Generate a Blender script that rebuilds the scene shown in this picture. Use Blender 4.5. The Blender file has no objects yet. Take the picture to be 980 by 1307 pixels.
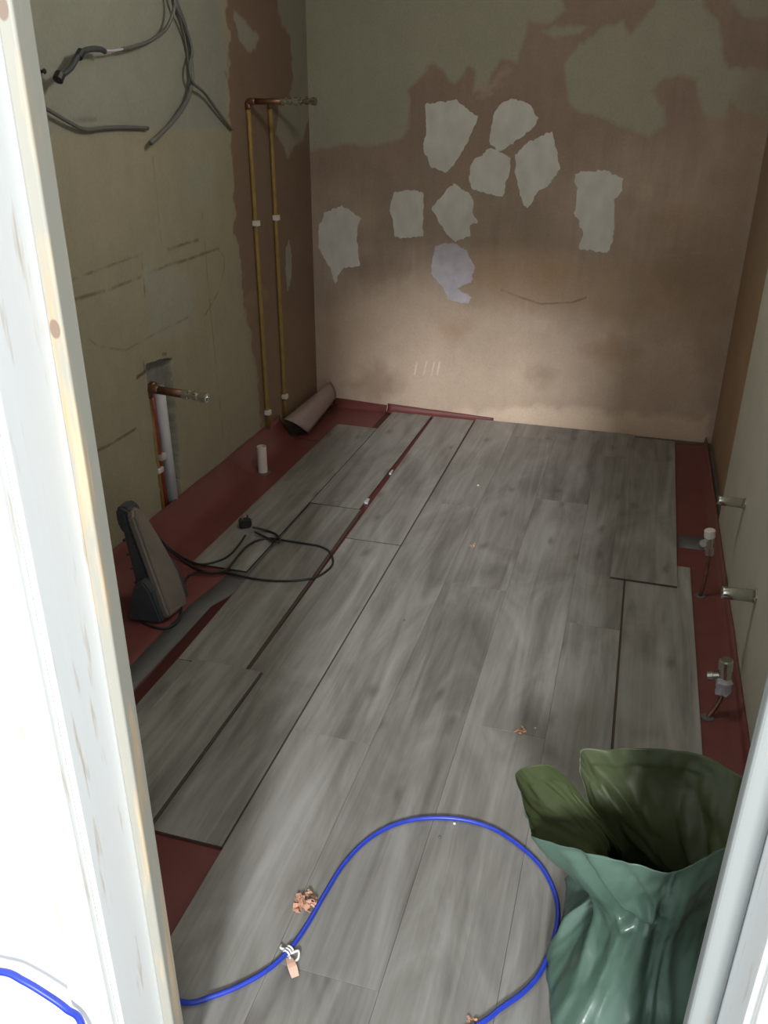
import bpy, bmesh, math, random
import numpy as np
from mathutils import Vector, Matrix, noise as mnoise

# ------------------------------------------------------------------ camera, world, lights, exposure
SC = bpy.context.scene
COL = SC.collection
F_PX, CAM_H = 1085.0, 1.55
RT = Vector((0.95948946, 0.28169796, 0.00512183))
UP = Vector((-0.12581602, 0.41213373, 0.90239466))
FW = Vector((-0.25209186, 0.86648257, -0.43088009))
cam_data = bpy.data.cameras.new('camera')
cam_data.sensor_fit = 'HORIZONTAL'; cam_data.sensor_width = 36.0
cam_data.lens = 36.0 * F_PX / 980.0
cam_data.clip_start = 0.02
cam = bpy.data.objects.new('camera', cam_data); COL.objects.link(cam)
cam.matrix_world = Matrix(((RT.x, UP.x, -FW.x, 0), (RT.y, UP.y, -FW.y, 0), (RT.z, UP.z, -FW.z, CAM_H), (0, 0, 0, 1)))
SC.camera = cam

w = bpy.data.worlds.new('overcast_daylight'); SC.world = w; w.use_nodes = True
bg = w.node_tree.nodes['Background']
bg.inputs[0].default_value = (0.90, 0.96, 1.0, 1); bg.inputs[1].default_value = 1.6

def area_light(name, loc, target, sx, sy, power, color):
    d = bpy.data.lights.new(name, 'AREA'); d.shape = 'RECTANGLE'; d.size = sx; d.size_y = sy
    d.energy = power; d.color = color
    o = bpy.data.objects.new(name, d); COL.objects.link(o)
    o.location = loc
    o.rotation_euler = (Vector(target) - Vector(loc)).to_track_quat('-Z', 'Y').to_euler()
    return o
# the landing window behind the photographer, high on the stair side
area_light('landing_window_light', (1.25, -8.0, 5.4), (-0.5, 4.39, 0.1), 1.3, 1.5, 1500, (0.97, 0.985, 1.0))

SC.view_settings.view_transform = 'Standard'; SC.view_settings.look = 'None'
SC.view_settings.gamma = 1.0; SC.view_settings.use_curve_mapping = False
SC.view_settings.exposure = 0.0

# ------------------------------------------------------------------ helpers
def lin(r, g, b):
    f = lambda c: (c / 255 / 12.92) if c / 255 <= 0.04045 else ((c / 255 + 0.055) / 1.055) ** 2.4
    return (f(r), f(g), f(b))
def ray(x, y):
    return RT * ((x - 490) / F_PX) - UP * ((y - 653.5) / F_PX) + FW
def on_z(x, y, z=0.0):
    d = ray(x, y); t = (z - CAM_H) / d.z; return Vector((d.x * t, d.y * t, z))
def on_x(x, y, X):
    d = ray(x, y); t = X / d.x; return Vector((X, d.y * t, CAM_H + d.z * t))
def on_y(x, y, Y):
    d = ray(x, y); t = Y / d.y; return Vector((d.x * t, Y, CAM_H + d.z * t))

XL, XR, YB, YF = -1.68, 0.465, 4.39, 0.80     # room: left, right, back, front (room side of the door wall)
YH = 0.679                                     # hall face of the door wall
ZC = 2.42

def link(name, me, mat=None, parent=None, smooth=False):
    o = bpy.data.objects.new(name, me); COL.objects.link(o)
    if mat: me.materials.append(mat) if not me.materials else None
    if parent: o.parent = parent
    if smooth:
        me.polygons.foreach_set('use_smooth', [True] * len(me.polygons))
    return o
def from_bm(name, bm, mat, parent=None, smooth=False):
    bmesh.ops.recalc_face_normals(bm, faces=bm.faces)
    me = bpy.data.meshes.new(name); bm.to_mesh(me); bm.free()
    return link(name, me, mat, parent, smooth)
def tag(o, label=None, cat=None, group=None, kind=None):
    if label: o['label'] = label
    if cat: o['category'] = cat
    if group: o['group'] = group
    if kind: o['kind'] = kind
    return o
def empty(name, loc=(0, 0, 0)):
    o = bpy.data.objects.new(name, None); COL.objects.link(o); o.location = loc; o.empty_display_size = 0.05
    return o
def world_child(o, root):
    o.parent = root; o.matrix_parent_inverse = Matrix.Translation(root.location).inverted()
    return o

def add_box(bm, x0, x1, y0, y1, z0, z1, bevel=0.0, seg=1):
    vs = [bm.verts.new((x, y, z)) for x in (x0, x1) for y in (y0, y1) for z in (z0, z1)]
    idx = [(0, 1, 3, 2), (4, 6, 7, 5), (0, 4, 5, 1), (2, 3, 7, 6), (0, 2, 6, 4), (1, 5, 7, 3)]
    fs = [bm.faces.new([vs[i] for i in f]) for f in idx]
    if bevel > 0:
        es = list({e for f in fs for e in f.edges})
        bmesh.ops.bevel(bm, geom=es, offset=bevel, segments=seg, affect='EDGES', profile=0.5)
def spline(pts, n=6):
    P = [Vector(p) for p in pts]; P = [P[0] * 2 - P[1]] + P + [P[-1] * 2 - P[-2]]
    out = []
    for i in range(1, len(P) - 2):
        a, b, c, d = P[i - 1:i + 3]
        for k in range(n):
            t = k / n
            out.append(0.5 * ((2 * b) + (c - a) * t + (2 * a - 5 * b + 4 * c - d) * t * t + (3 * b - a - 3 * c + d) * t ** 3))
    out.append(P[-2]); return out
def add_tube(bm, pts, r, sides=8, caps=True):
    pts = [Vector(p) for p in pts]; rings = []
    t = (pts[1] - pts[0]).normalized()
    u = t.orthogonal().normalized()
    for i, p in enumerate(pts):
        a = pts[max(i - 1, 0)]; b = pts[min(i + 1, len(pts) - 1)]
        t2 = (b - a)
        t2 = t2.normalized() if t2.length > 1e-9 else t
        u = (u - t2 * u.dot(t2)).normalized(); v = t2.cross(u); t = t2
        rr = r[i] if isinstance(r, (list, tuple)) else r
        rings.append([bm.verts.new(p + (u * math.cos(k * 2 * math.pi / sides) + v * math.sin(k * 2 * math.pi / sides)) * rr) for k in range(sides)])
    for a, b in zip(rings, rings[1:]):
        for k in range(sides):
            bm.faces.new((a[k], a[(k + 1) % sides], b[(k + 1) % sides], b[k]))
    if caps:
        bm.faces.new(rings[0][::-1]); bm.faces.new(rings[-1])
def tube_obj(name, pts, r, mat, parent=None, sides=8):
    bm = bmesh.new(); add_tube(bm, pts, r, sides); return from_bm(name, bm, mat, parent, True)
def add_prism(bm, poly, to3, depth):
    """poly: 2D outline; to3(u,v,d) -> point; extruded from d=0 to depth"""
    lo = [bm.verts.new(to3(u, v, 0)) for u, v in poly]; hi = [bm.verts.new(to3(u, v, depth)) for u, v in poly]
    bm.faces.new(lo[::-1]); bm.faces.new(hi); n = len(poly)
    for i in range(n): bm.faces.new((lo[i], lo[(i + 1) % n], hi[(i + 1) % n], hi[i]))

# ------------------------------------------------------------------ materials
def new_mat(name):
    m = bpy.data.materials.new(name); m.use_nodes = True; nt = m.node_tree
    return m, nt, nt.nodes['Principled BSDF']
def N(nt, typ, **kw):
    n = nt.nodes.new(typ)
    for k, v in kw.items():
        if k.startswith('i_'): n.inputs[k[2:].replace('_', ' ')].default_value = v
        else: setattr(n, k, v)
    return n
def simple(name, rgb, rough=0.6, metal=0.0, var=0.12, scale=30.0, bump=0.0, stretch=(1, 1, 1), spec=0.5):
    m, nt, b = new_mat(name)
    tc = N(nt, 'ShaderNodeTexCoord'); mp = N(nt, 'ShaderNodeMapping'); mp.inputs['Scale'].default_value = stretch
    nz = N(nt, 'ShaderNodeTexNoise', i_Scale=scale, i_Detail=5.0)
    nt.links.new(tc.outputs['Object'], mp.inputs[0]); nt.links.new(mp.outputs[0], nz.inputs['Vector'])
    mr = N(nt, 'ShaderNodeMapRange'); mr.inputs[1].default_value = 0.3; mr.inputs[2].default_value = 0.7
    mr.inputs[3].default_value = 1 - var; mr.inputs[4].default_value = 1 + var
    nt.links.new(nz.outputs[0], mr.inputs[0])
    mx = N(nt, 'ShaderNodeVectorMath', operation='SCALE'); mx.inputs[0].default_value = lin(*rgb)
    nt.links.new(mr.outputs[0], mx.inputs['Scale']); nt.links.new(mx.outputs[0], b.inputs['Base Color'])
    b.inputs['Roughness'].default_value = rough; b.inputs['Metallic'].default_value = metal
    b.inputs['Specular IOR Level'].default_value = spec
    if bump:
        bp = N(nt, 'ShaderNodeBump', i_Strength=0.5, i_Distance=bump)
        nt.links.new(nz.outputs[0], bp.inputs['Height']); nt.links.new(bp.outputs[0], b.inputs['Normal'])
    return m

def wall_material(name, rough=0.85):
    m, nt, b = new_mat(name)
    at = N(nt, 'ShaderNodeAttribute', attribute_name='paint')
    tc = N(nt, 'ShaderNodeTexCoord')
    n1 = N(nt, 'ShaderNodeTexNoise', i_Scale=90.0, i_Detail=6.0)
    n2 = N(nt, 'ShaderNodeTexNoise', i_Scale=9.0, i_Detail=8.0, i_Roughness=0.65)
    for n in (n1, n2): nt.links.new(tc.outputs['Object'], n.inputs['Vector'])
    mul = N(nt, 'ShaderNodeMath', operation='ADD'); nt.links.new(n1.outputs[0], mul.inputs[0]); nt.links.new(n2.outputs[0], mul.inputs[1])
    mr = N(nt, 'ShaderNodeMapRange'); mr.inputs[1].default_value = 0.7; mr.inputs[2].default_value = 1.3
    mr.inputs[3].default_value = 0.92; mr.inputs[4].default_value = 1.08
    nt.links.new(mul.outputs[0], mr.inputs[0])
    mx = N(nt, 'ShaderNodeVectorMath', operation='SCALE')
    nt.links.new(at.outputs['Color'], mx.inputs[0]); nt.links.new(mr.outputs[0], mx.inputs['Scale'])
    nt.links.new(mx.outputs[0], b.inputs['Base Color'])
    b.inputs['Roughness'].default_value = rough; b.inputs['Specular IOR Level'].default_value = 0.3
    bp = N(nt, 'ShaderNodeBump', i_Strength=0.35, i_Distance=0.004)
    nt.links.new(mul.outputs[0], bp.inputs['Height']); nt.links.new(bp.outputs[0], b.inputs['Normal'])
    return m

def plank_material():
    m, nt, b = new_mat('grey_oak_laminate')
    L = nt.links.new
    tc = N(nt, 'ShaderNodeTexCoord'); oi = N(nt, 'ShaderNodeObjectInfo')
    sc = N(nt, 'ShaderNodeMath', operation='MULTIPLY'); sc.inputs[1].default_value = 53.0; L(oi.outputs['Random'], sc.inputs[0])
    cb = N(nt, 'ShaderNodeCombineXYZ'); L(sc.outputs[0], cb.inputs[0]); L(sc.outputs[0], cb.inputs[1])
    ad = N(nt, 'ShaderNodeVectorMath', operation='ADD'); L(tc.outputs['Object'], ad.inputs[0]); L(cb.outputs[0], ad.inputs[1])
    def noise_(sx, sy, detail, rough, dist=0.0):
        mp = N(nt, 'ShaderNodeMapping'); mp.inputs['Scale'].default_value = (sx, sy, 1); L(ad.outputs[0], mp.inputs[0])
        n = N(nt, 'ShaderNodeTexNoise', i_Scale=1.0, i_Detail=detail, i_Roughness=rough, i_Distortion=dist)
        n.noise_dimensions = '2D'; L(mp.outputs[0], n.inputs['Vector']); return n
    broad = noise_(13, 1.0, 4, 0.55, 1.1); fine = noise_(55, 2.6, 4, 0.6, 0.5); cloud = noise_(5, 1.9, 4, 0.6, 0.8)
    ramp = N(nt, 'ShaderNodeValToRGB'); cr = ramp.color_ramp
    cr.elements[0].position = 0.33; cr.elements[0].color = (*lin(94, 92, 88), 1)
    cr.elements[1].position = 0.69; cr.elements[1].color = (*lin(151, 150, 147), 1)
    e = cr.elements.new(0.5); e.color = (*lin(124, 122, 117), 1)
    s1 = N(nt, 'ShaderNodeMath', operation='MULTIPLY_ADD'); s1.inputs[1].default_value = 0.16; L(fine.outputs[0], s1.inputs[0])
    s2 = N(nt, 'ShaderNodeMath', operation='MULTIPLY'); s2.inputs[1].default_value = 0.44; L(broad.outputs[0], s2.inputs[0])
    L(s2.outputs[0], s1.inputs[2])
    s3 = N(nt, 'ShaderNodeMath', operation='MULTIPLY_ADD'); s3.inputs[1].default_value = 0.42; L(cloud.outputs[0], s3.inputs[0]); L(s1.outputs[0], s3.inputs[2])
    L(s3.outputs[0], ramp.inputs[0])
    # knots: sparse elongated cells
    mp = N(nt, 'ShaderNodeMapping'); mp.inputs['Scale'].default_value = (6.2, 2.7, 1); L(ad.outputs[0], mp.inputs[0])
    nzw = noise_(22, 9, 2, 0.5)
    wv = N(nt, 'ShaderNodeVectorMath', operation='SCALE'); wv.inputs['Scale'].default_value = 0.16; L(nzw.outputs['Color'], wv.inputs[0])
    av = N(nt, 'ShaderNodeVectorMath', operation='ADD'); L(mp.outputs[0], av.inputs[0]); L(wv.outputs[0], av.inputs[1])
    vo = N(nt, 'ShaderNodeTexVoronoi', i_Scale=1.0); vo.voronoi_dimensions = '2D'; L(av.outputs[0], vo.inputs['Vector'])
    km = N(nt, 'ShaderNodeMapRange'); km.inputs[1].default_value = 0.0; km.inputs[2].default_value = 0.13; km.inputs[3].default_value = 1.0; km.inputs[4].default_value = 0.0
    L(vo.outputs['Distance'], km.inputs[0])
    sep = N(nt, 'ShaderNodeSeparateColor'); L(vo.outputs['Color'], sep.inputs[0])
    gt = N(nt, 'ShaderNodeMath', operation='GREATER_THAN'); gt.inputs[1].default_value = 0.55; L(sep.outputs[0], gt.inputs[0])
    kk = N(nt, 'ShaderNodeMath', operation='MULTIPLY'); L(km.outputs[0], kk.inputs[0]); L(gt.outputs[0], kk.inputs[1])
    k2 = N(nt, 'ShaderNodeMath', operation='MULTIPLY'); k2.inputs[1].default_value = 0.62; L(kk.outputs[0], k2.inputs[0])
    mix = N(nt, 'ShaderNodeMix', data_type='RGBA'); L(k2.outputs[0], mix.inputs['Factor']); L(ramp.outputs[0], mix.inputs['A'])
    mix.inputs['B'].default_value = (*lin(74, 68, 62), 1)
    # small tone difference between planks
    tone = N(nt, 'ShaderNodeMapRange'); tone.inputs[3].default_value = 0.93; tone.inputs[4].default_value = 1.06; L(oi.outputs['Random'], tone.inputs[0])
    fin = N(nt, 'ShaderNodeVectorMath', operation='SCALE'); L(mix.outputs['Result'], fin.inputs[0]); L(tone.outputs[0], fin.inputs['Scale'])
    L(fin.outputs[0], b.inputs['Base Color'])
    b.inputs['Roughness'].default_value = 0.46; b.inputs['Specular IOR Level'].default_value = 0.4
    bp = N(nt, 'ShaderNodeBump', i_Strength=0.25, i_Distance=0.0012); L(fine.outputs[0], bp.inputs['Height']); L(bp.outputs[0], b.inputs['Normal'])
    return m

def painted_pine(name, wear=0.5, knots=(), paint=(232, 234, 232)):
    m, nt, b = new_mat(name); L = nt.links.new
    tc = N(nt, 'ShaderNodeTexCoord')
    def nz(sx, sy, sz, d=4):
        mp = N(nt, 'ShaderNodeMapping'); mp.inputs['Scale'].default_value = (sx, sy, sz); L(tc.outputs['Object'], mp.inputs[0])
        n = N(nt, 'ShaderNodeTexNoise', i_Scale=1.0, i_Detail=d, i_Roughness=0.6); L(mp.outputs[0], n.inputs['Vector']); return n
    streak = nz(45, 45, 4.0); grain = nz(160, 160, 5, 3)
    wood = N(nt, 'ShaderNodeValToRGB'); wood.color_ramp.elements[0].position = 0.35; wood.color_ramp.elements[0].color = (*lin(184, 156, 118), 1)
    wood.color_ramp.elements[1].position = 0.65; wood.color_ramp.elements[1].color = (*lin(206, 184, 150), 1); L(grain.outputs[0], wood.inputs[0])
    mk = N(nt, 'ShaderNodeMapRange'); mk.inputs[1].default_value = 0.66 - 0.2 * wear; mk.inputs[2].default_value = 0.78 - 0.2 * wear; mk.inputs[4].default_value = 0.75
    L(streak.outputs[0], mk.inputs[0])
    mix = N(nt, 'ShaderNodeMix', data_type='RGBA'); L(mk.outputs[0], mix.inputs['Factor'])
    mix.inputs['A'].default_value = (*lin(*paint), 1); L(wood.outputs[0], mix.inputs['B'])
    last = mix.outputs['Result']
    for (kx, ky, kz, rr) in knots:
        sub = N(nt, 'ShaderNodeVectorMath', operation='SUBTRACT'); L(tc.outputs['Object'], sub.inputs[0]); sub.inputs[1].default_value = (kx, ky, kz)
        sq = N(nt, 'ShaderNodeVectorMath', operation='MULTIPLY'); L(sub.outputs[0], sq.inputs[0]); sq.inputs[1].default_value = (1, 0.3, 0.62)
        ln = N(nt, 'ShaderNodeVectorMath', operation='LENGTH'); L(sq.outputs[0], ln.inputs[0])
        r = N(nt, 'ShaderNodeMapRange'); r.inputs[1].default_value = rr * 0.8; r.inputs[2].default_value = rr; r.inputs[3].default_value = 0.85; r.inputs[4].default_value = 0
        L(ln.outputs['Value'], r.inputs[0])
        mx = N(nt, 'ShaderNodeMix', data_type='RGBA'); L(r.outputs[0], mx.inputs['Factor']); L(last, mx.inputs['A'])
        mx.inputs['B'].default_value = (*lin(128, 106, 92), 1); last = mx.outputs['Result']
    L(last, b.inputs['Base Color'])
    b.inputs['Roughness'].default_value = 0.5
    bp = N(nt, 'ShaderNodeBump', i_Strength=0.3, i_Distance=0.001); L(streak.outputs[0], bp.inputs['Height']); L(bp.outputs[0], b.inputs['Normal'])
    return m

M = {}
M['wall'] = wall_material('old_plaster')
M['plank'] = plank_material()
M['core'] = simple('fibre_core', (70, 58, 48), 0.85, var=0.1, scale=60)
M['concrete'] = simple('bare_concrete', (96, 92, 88), 0.9, var=0.2, scale=14, bump=0.003)
M['ceiling'] = simple('ceiling_paint', (190, 186, 176), 0.9, scale=6)
M['hallwall'] = simple('white_hall_paint', (236, 236, 234), 0.7, var=0.03, scale=8)
M['board'] = simple('off_white_board', (178, 176, 162), 0.75, var=0.05, scale=7, bump=0.001)
M['filler'] = simple('white_filler', (196, 194, 188), 0.9, var=0.10, scale=16, bump=0.002, stretch=(1, 1, 0.6))
M['filler_lilac'] = simple('lilac_filler', (176, 170, 178), 0.9, var=0.14, scale=18, bump=0.002)
M['filler_grey'] = simple('grey_old_filler', (142, 138, 124), 0.9, var=0.08, scale=16, bump=0.002)
M['red'] = simple('red_underlay', (102, 53, 51), 0.45, var=0.10, scale=9, bump=0.0012)
M['under'] = simple('grey_underside', (150, 134, 132), 0.8, var=0.06, scale=30)
M['tape'] = simple('grey_tape', (88, 88, 88), 0.55, var=0.10, scale=20)
M['copper'] = simple('old_copper', (112, 80, 62), 0.45, metal=0.6, var=0.25, scale=40)
M['yellow'] = simple('yellow_sleeve', (134, 110, 54), 0.55, var=0.18, scale=24)
M['redpipe'] = simple('red_sleeve', (140, 50, 40), 0.5, var=0.15, scale=30)
M['chrome'] = simple('chrome', (205, 205, 200), 0.18, metal=1.0, var=0.05, scale=30)
M['white_plastic'] = simple('white_plastic', (206, 198, 192), 0.45, var=0.04, scale=20)
M['pvc'] = simple('grey_white_conduit', (178, 176, 180), 0.5, var=0.06, scale=20)
M['chase'] = simple('chase_mortar', (122, 120, 118), 0.95, var=0.18, scale=40, bump=0.004)
M['cable'] = simple('grey_cable', (92, 92, 90), 0.5, var=0.08, scale=30)
M['black'] = simple('black_rubber', (34, 34, 36), 0.45, var=0.12, scale=30)
M['lampgrey'] = simple('dark_grey_plastic', (58, 62, 66), 0.55, var=0.12, scale=20)
M['lamppale'] = simple('pale_dusty_panel', (112, 104, 96), 0.38, var=0.12, scale=12)
M['blue'] = simple('blue_hose', (36, 58, 168), 0.38, var=0.12, scale=60)
M['shaving'] = simple('orange_shaving', (192, 146, 120), 0.7, var=0.2, scale=80)
M['string'] = simple('white_string', (216, 214, 210), 0.8, var=0.08, scale=80)
M['pink'] = simple('pink_strip', (214, 172, 152), 0.7, var=0.1, scale=80)
M['pencil'] = simple('dark_marks', (60, 55, 46), 0.8)

def bag_material(name, c0, c1, rough):
    m, nt, b = new_mat(name); L = nt.links.new
    tc = N(nt, 'ShaderNodeTexCoord')
    nz = N(nt, 'ShaderNodeTexNoise', i_Scale=7.0, i_Detail=4.0); L(tc.outputs['Object'], nz.inputs['Vector'])
    rp = N(nt, 'ShaderNodeValToRGB'); rp.color_ramp.elements[0].position = 0.3; rp.color_ramp.elements[0].color = (*lin(*c0), 1)
    rp.color_ramp.elements[1].position = 0.7; rp.color_ramp.elements[1].color = (*lin(*c1), 1); L(nz.outputs[0], rp.inputs[0])
    L(rp.outputs[0], b.inputs['Base Color']); b.inputs['Roughness'].default_value = rough
    tr = N(nt, 'ShaderNodeBsdfTranslucent'); tr.inputs[0].default_value = (*lin(92, 126, 70), 1)
    mx = N(nt, 'ShaderNodeMixShader'); mx.inputs[0].default_value = 0.22
    L(b.outputs[0], mx.inputs[1]); L(tr.outputs[0], mx.inputs[2]); L(mx.outputs[0], nt.nodes['Material Output'].inputs[0])
    n2 = N(nt, 'ShaderNodeTexNoise', i_Scale=16.0, i_Detail=2.0, i_Distortion=1.5); L(tc.outputs['Object'], n2.inputs['Vector'])
    bp = N(nt, 'ShaderNodeBump', i_Strength=0.18, i_Distance=0.006); L(n2.outputs[0], bp.inputs['Height'])
    L(bp.outputs[0], b.inputs['Normal'])
    return m
M['bag'] = bag_material('green_polythene', (72, 97, 83), (90, 115, 102), 0.28)
M['bag_in'] = bag_material('backlit_inner_film', (66, 74, 46), (84, 94, 62), 0.5)  # olive is light coming through the film, put into the inner colour

# ------------------------------------------------------------------ numpy paint maps for the old walls
def vnoise(x, y, seed):
    xi = np.floor(x).astype(np.int64); yi = np.floor(y).astype(np.int64); fx = x - xi; fy = y - yi
    def h(a, b):
        v = np.sin(a * 127.1 + b * 311.7 + seed * 74.7) * 43758.5453; return v - np.floor(v)
    u = fx * fx * (3 - 2 * fx); v = fy * fy * (3 - 2 * fy)
    return (h(xi, yi) * (1 - u) + h(xi + 1, yi) * u) * (1 - v) + (h(xi, yi + 1) * (1 - u) + h(xi + 1, yi + 1) * u) * v
def fbm(x, y, seed, oct=4):
    s = 0; a = 0.5
    for k in range(oct): s = s + a * vnoise(x * 2 ** k, y * 2 ** k, seed + k * 13); a *= 0.5
    return s - 0.47
def sdf(px, py, poly):
    """signed distance to polygon, negative inside"""
    d2 = np.full(px.shape, 1e9); inside = np.zeros(px.shape, bool); n = len(poly)
    for i in range(n):
        ax, ay = poly[i]; bx, by = poly[(i + 1) % n]; ex, ey = bx - ax, by - ay
        t = np.clip(((px - ax) * ex + (py - ay) * ey) / (ex * ex + ey * ey + 1e-12), 0, 1)
        d2 = np.minimum(d2, (px - ax - t * ex) ** 2 + (py - ay - t * ey) ** 2)
        c = ((ay > py) != (by > py)) & (px < (bx - ax) * (py - ay) / (by - ay + 1e-12) + ax)
        inside ^= c
    d = np.sqrt(d2); return np.where(inside, -d, d)
def seg_d(px, py, pts):
    d2 = np.full(px.shape, 1e9)
    for (ax, ay), (bx, by) in zip(pts, pts[1:]):
        ex, ey = bx - ax, by - ay
        t = np.clip(((px - ax) * ex + (py - ay) * ey) / (ex * ex + ey * ey + 1e-12), 0, 1)
        d2 = np.minimum(d2, (px - ax - t * ex) ** 2 + (py - ay - t * ey) ** 2)
    return np.sqrt(d2)
class Paint:
    def __init__(s, U, V, base):
        s.U, s.V = U, V; s.c = np.ones(U.shape + (3,)) * np.array(lin(*base))
    def blend(s, mask, rgb):
        s.c = s.c * (1 - mask[..., None]) + np.array(lin(*rgb)) * mask[..., None]
    def mul(s, f): s.c = s.c * f[..., None]
    def patch(s, poly, rgb, soft=0.006, rough=0.03, freq=18, amount=1.0, seed=1, drag=0.0):
        d = sdf(s.U, s.V, poly)
        d = d + rough * 2 * fbm(s.U * freq, s.V * freq * (1 - drag * .7), seed)
        s.blend(np.clip(0.5 - d / (2 * soft), 0, 1) * amount, rgb)
    def line(s, pts, rgb, w=0.003, amount=0.8, seed=3):
        d = seg_d(s.U, s.V, pts)
        a = np.clip((w + 0.004 - d) / 0.004, 0, 1) * amount * np.clip(0.65 + 2.6 * fbm(s.U * 25, s.V * 25, seed), 0, 1)
        s.blend(a, rgb)

def grid_wall(name, us, vs, to3, paint, disp=None, back=0.1, nrm=(0, 1, 0)):
    nu, nv = len(us), len(vs)
    U, V = np.meshgrid(us, vs, indexing='ij')
    D = np.zeros(U.shape) if disp is None else disp
    P = to3(U, V, D).reshape(-1, 3)
    i = np.arange(nu * nv).reshape(nu, nv)
    quads = np.stack([i[:-1, :-1], i[1:, :-1], i[1:, 1:], i[:-1, 1:]], -1).reshape(-1, 4)
    # closed slab behind the face
    b4 = to3(np.array([us[0], us[-1], us[-1], us[0]]), np.array([vs[0], vs[0], vs[-1], vs[-1]]), np.full(4, -back))
    n0 = len(P); P = np.vstack([P, b4])
    faces = quads.tolist()
    ring = [list(i[:, 0]), list(i[-1, :]), list(i[::-1, -1]), list(i[0, ::-1])]
    for k in range(4):
        faces.append([int(v) for v in ring[k][::-1]] + [n0 + k, n0 + (k + 1) % 4])
    faces.append([n0 + 3, n0 + 2, n0 + 1, n0])
    me = bpy.data.meshes.new(name); me.from_pydata(P.tolist(), [], faces); me.update()
    at = me.color_attributes.new('paint', 'FLOAT_COLOR', 'POINT')
    c = np.ones((len(P), 4)); c[:n0, :3] = paint.c.reshape(-1, 3); c[n0:, :3] = paint.c.reshape(-1, 3)[0]
    at.data.foreach_set('color', c.ravel())
    o = link(name, me, M['wall']); tag(o, kind='structure'); return o

GREY = (150, 147, 130); BROWN = (158, 141, 126)
# ---- back wall (u = x, v = z)
bx = np.linspace(XL, XR, 430); bz = np.concatenate([np.linspace(0, 2.1, 420), np.linspace(2.13, ZC, 8)])
U, V = np.meshgrid(bx, bz, indexing='ij')
def bp(pts, s=1.0, ox=0.0, oy=0.0):
    out = []
    for x, y in pts:
        p = on_y(ox + x * s, oy + y * s, YB); out.append((p.x, p.z))
    return out
SB = 0.6327
def bc(pts): return bp(pts, SB, 360, 0)
pb = Paint(U, V, BROWN)
pb.mul(1 + 0.30 * fbm(U * 3.5, V * 3.5, 5) + 0.22 * fbm(U * 40, V * 5, 9) + 0.18 * fbm(U * 14, V * 14, 2))
# paler pinkish plaster low down, ochre band below the old shelf line
pb.patch(bp([(395, 400), (520, 360), (640, 380), (760, 400), (905, 420), (915, 575), (395, 530)]), (184, 163, 144), soft=0.09, rough=0.1, freq=6, amount=0.6, seed=21)
pb.patch(bp([(560, 320), (640, 315), (780, 335), (930, 330), (930, 400), (820, 410), (700, 395), (600, 385)]), (156, 128, 100), soft=0.05, rough=0.08, freq=8, amount=0.5, seed=22)
pb.patch(bp([(395, 440), (470, 470), (560, 500), (640, 525), (640, 545), (395, 525)]), (176, 156, 138), soft=0.06, rough=0.06, freq=9, amount=0.5, seed=23)
pb.patch(bp([(540, 530), (660, 520), (760, 525), (900, 535), (905, 570), (640, 545)]), (214, 192, 168), soft=0.02, rough=0.04, freq=16, amount=0.5, seed=24)
pb.patch(bp([(380, -80), (1000, -80), (1000, 120), (760, 200), (560, 230), (380, 240)]), (122, 102, 88), soft=.12, rough=.08, freq=6, amount=.55, seed=25)
for k, (mx_, my_, mr_) in enumerate([(628, 345, 16), (560, 345, 22), (480, 345, 40), (700, 350, 30), (800, 370, 34), (880, 350, 40), (860, 280, 30), (450, 420, 40), (690, 480, 14), (780, 450, 30), (840, 500, 26), (480, 490, 34), (580, 420, 20), (905, 430, 20)]):
    pb.patch(bp([(mx_ - mr_, my_), (mx_, my_ - mr_ * .7), (mx_ + mr_, my_), (mx_, my_ + mr_ * .7)]), [(150, 118, 88), (170, 150, 130), (120, 100, 82)][k % 3], soft=.05, rough=.06, freq=16, amount=.45, seed=90 + k)
# remnants of old grey paint
A = [(388, -60), (388, 195), (440, 183), (470, 187), (510, 180), (522, 165), (525, 130), (519, 115), (535, 100), (552, 78), (568, 95), (581, 107), (590, 95), (598, 82), (606, 92), (604, 118), (619, 117), (627, 95), (642, 76), (660, 81), (670, 51), (676, 28), (705, 28), (721, 13), (712, -10), (712, -60)]
B = [(720, 82), (724, 126), (733, 140), (765, 149), (777, 152), (800, 165), (828, 174), (847, 160), (847, 139), (832, 117), (841, 104), (866, 95), (888, 104), (895, 136), (904, 152), (926, 152), (931, 130), (945, 140), (985, 150), (985, 90), (929, 86), (922, 60), (920, 32), (900, 10), (897, -60), (840, -60), (838, 4), (828, 13), (804, 47), (796, 25), (765, 38), (738, 58)]
C_ = [(690, 41), (714, 33), (749, 35), (740, 43), (708, 48)]
D_ = [(930, -40), (934, 4), (945, 19), (967, 25), (990, 18), (990, -40)]
for k, poly in enumerate((A, B, C_, D_)):
    pb.patch(bp(poly), GREY, soft=0.010, rough=0.013, freq=34, seed=31 + k, drag=0.8)
pb.patch(bp([(600, 130), (640, 85), (655, 90), (620, 125)]), BROWN, soft=0.01, rough=0.03, freq=30, amount=.8, seed=37)
pb.patch(bp([(850, 330), (930, 200), (975, 60), (975, 200), (915, 520)]), (140, 120, 100), soft=0.06, rough=0.08, freq=8, amount=.5, seed=38)
pb.patch(bp([(470, 210), (540, 220), (700, 270), (690, 300), (500, 300)]), (136, 122, 106), soft=0.06, rough=0.1, freq=9, amount=.45, seed=39)
pb.line(bp([(640, 370), (660, 378), (690, 388), (730, 386), (748, 380)]), (96, 78, 62), 0.002, 0.7)
pb.line(bp([(455, 318), (600, 326), (760, 335), (940, 318)]), (166, 146, 126), 0.003, 0.25)
for x0 in (529, 541, 551, 558):
    pb.line(bp([(x0, 478), (x0 + 3, 462)]), (206, 196, 186), 0.002, 0.6)
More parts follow.
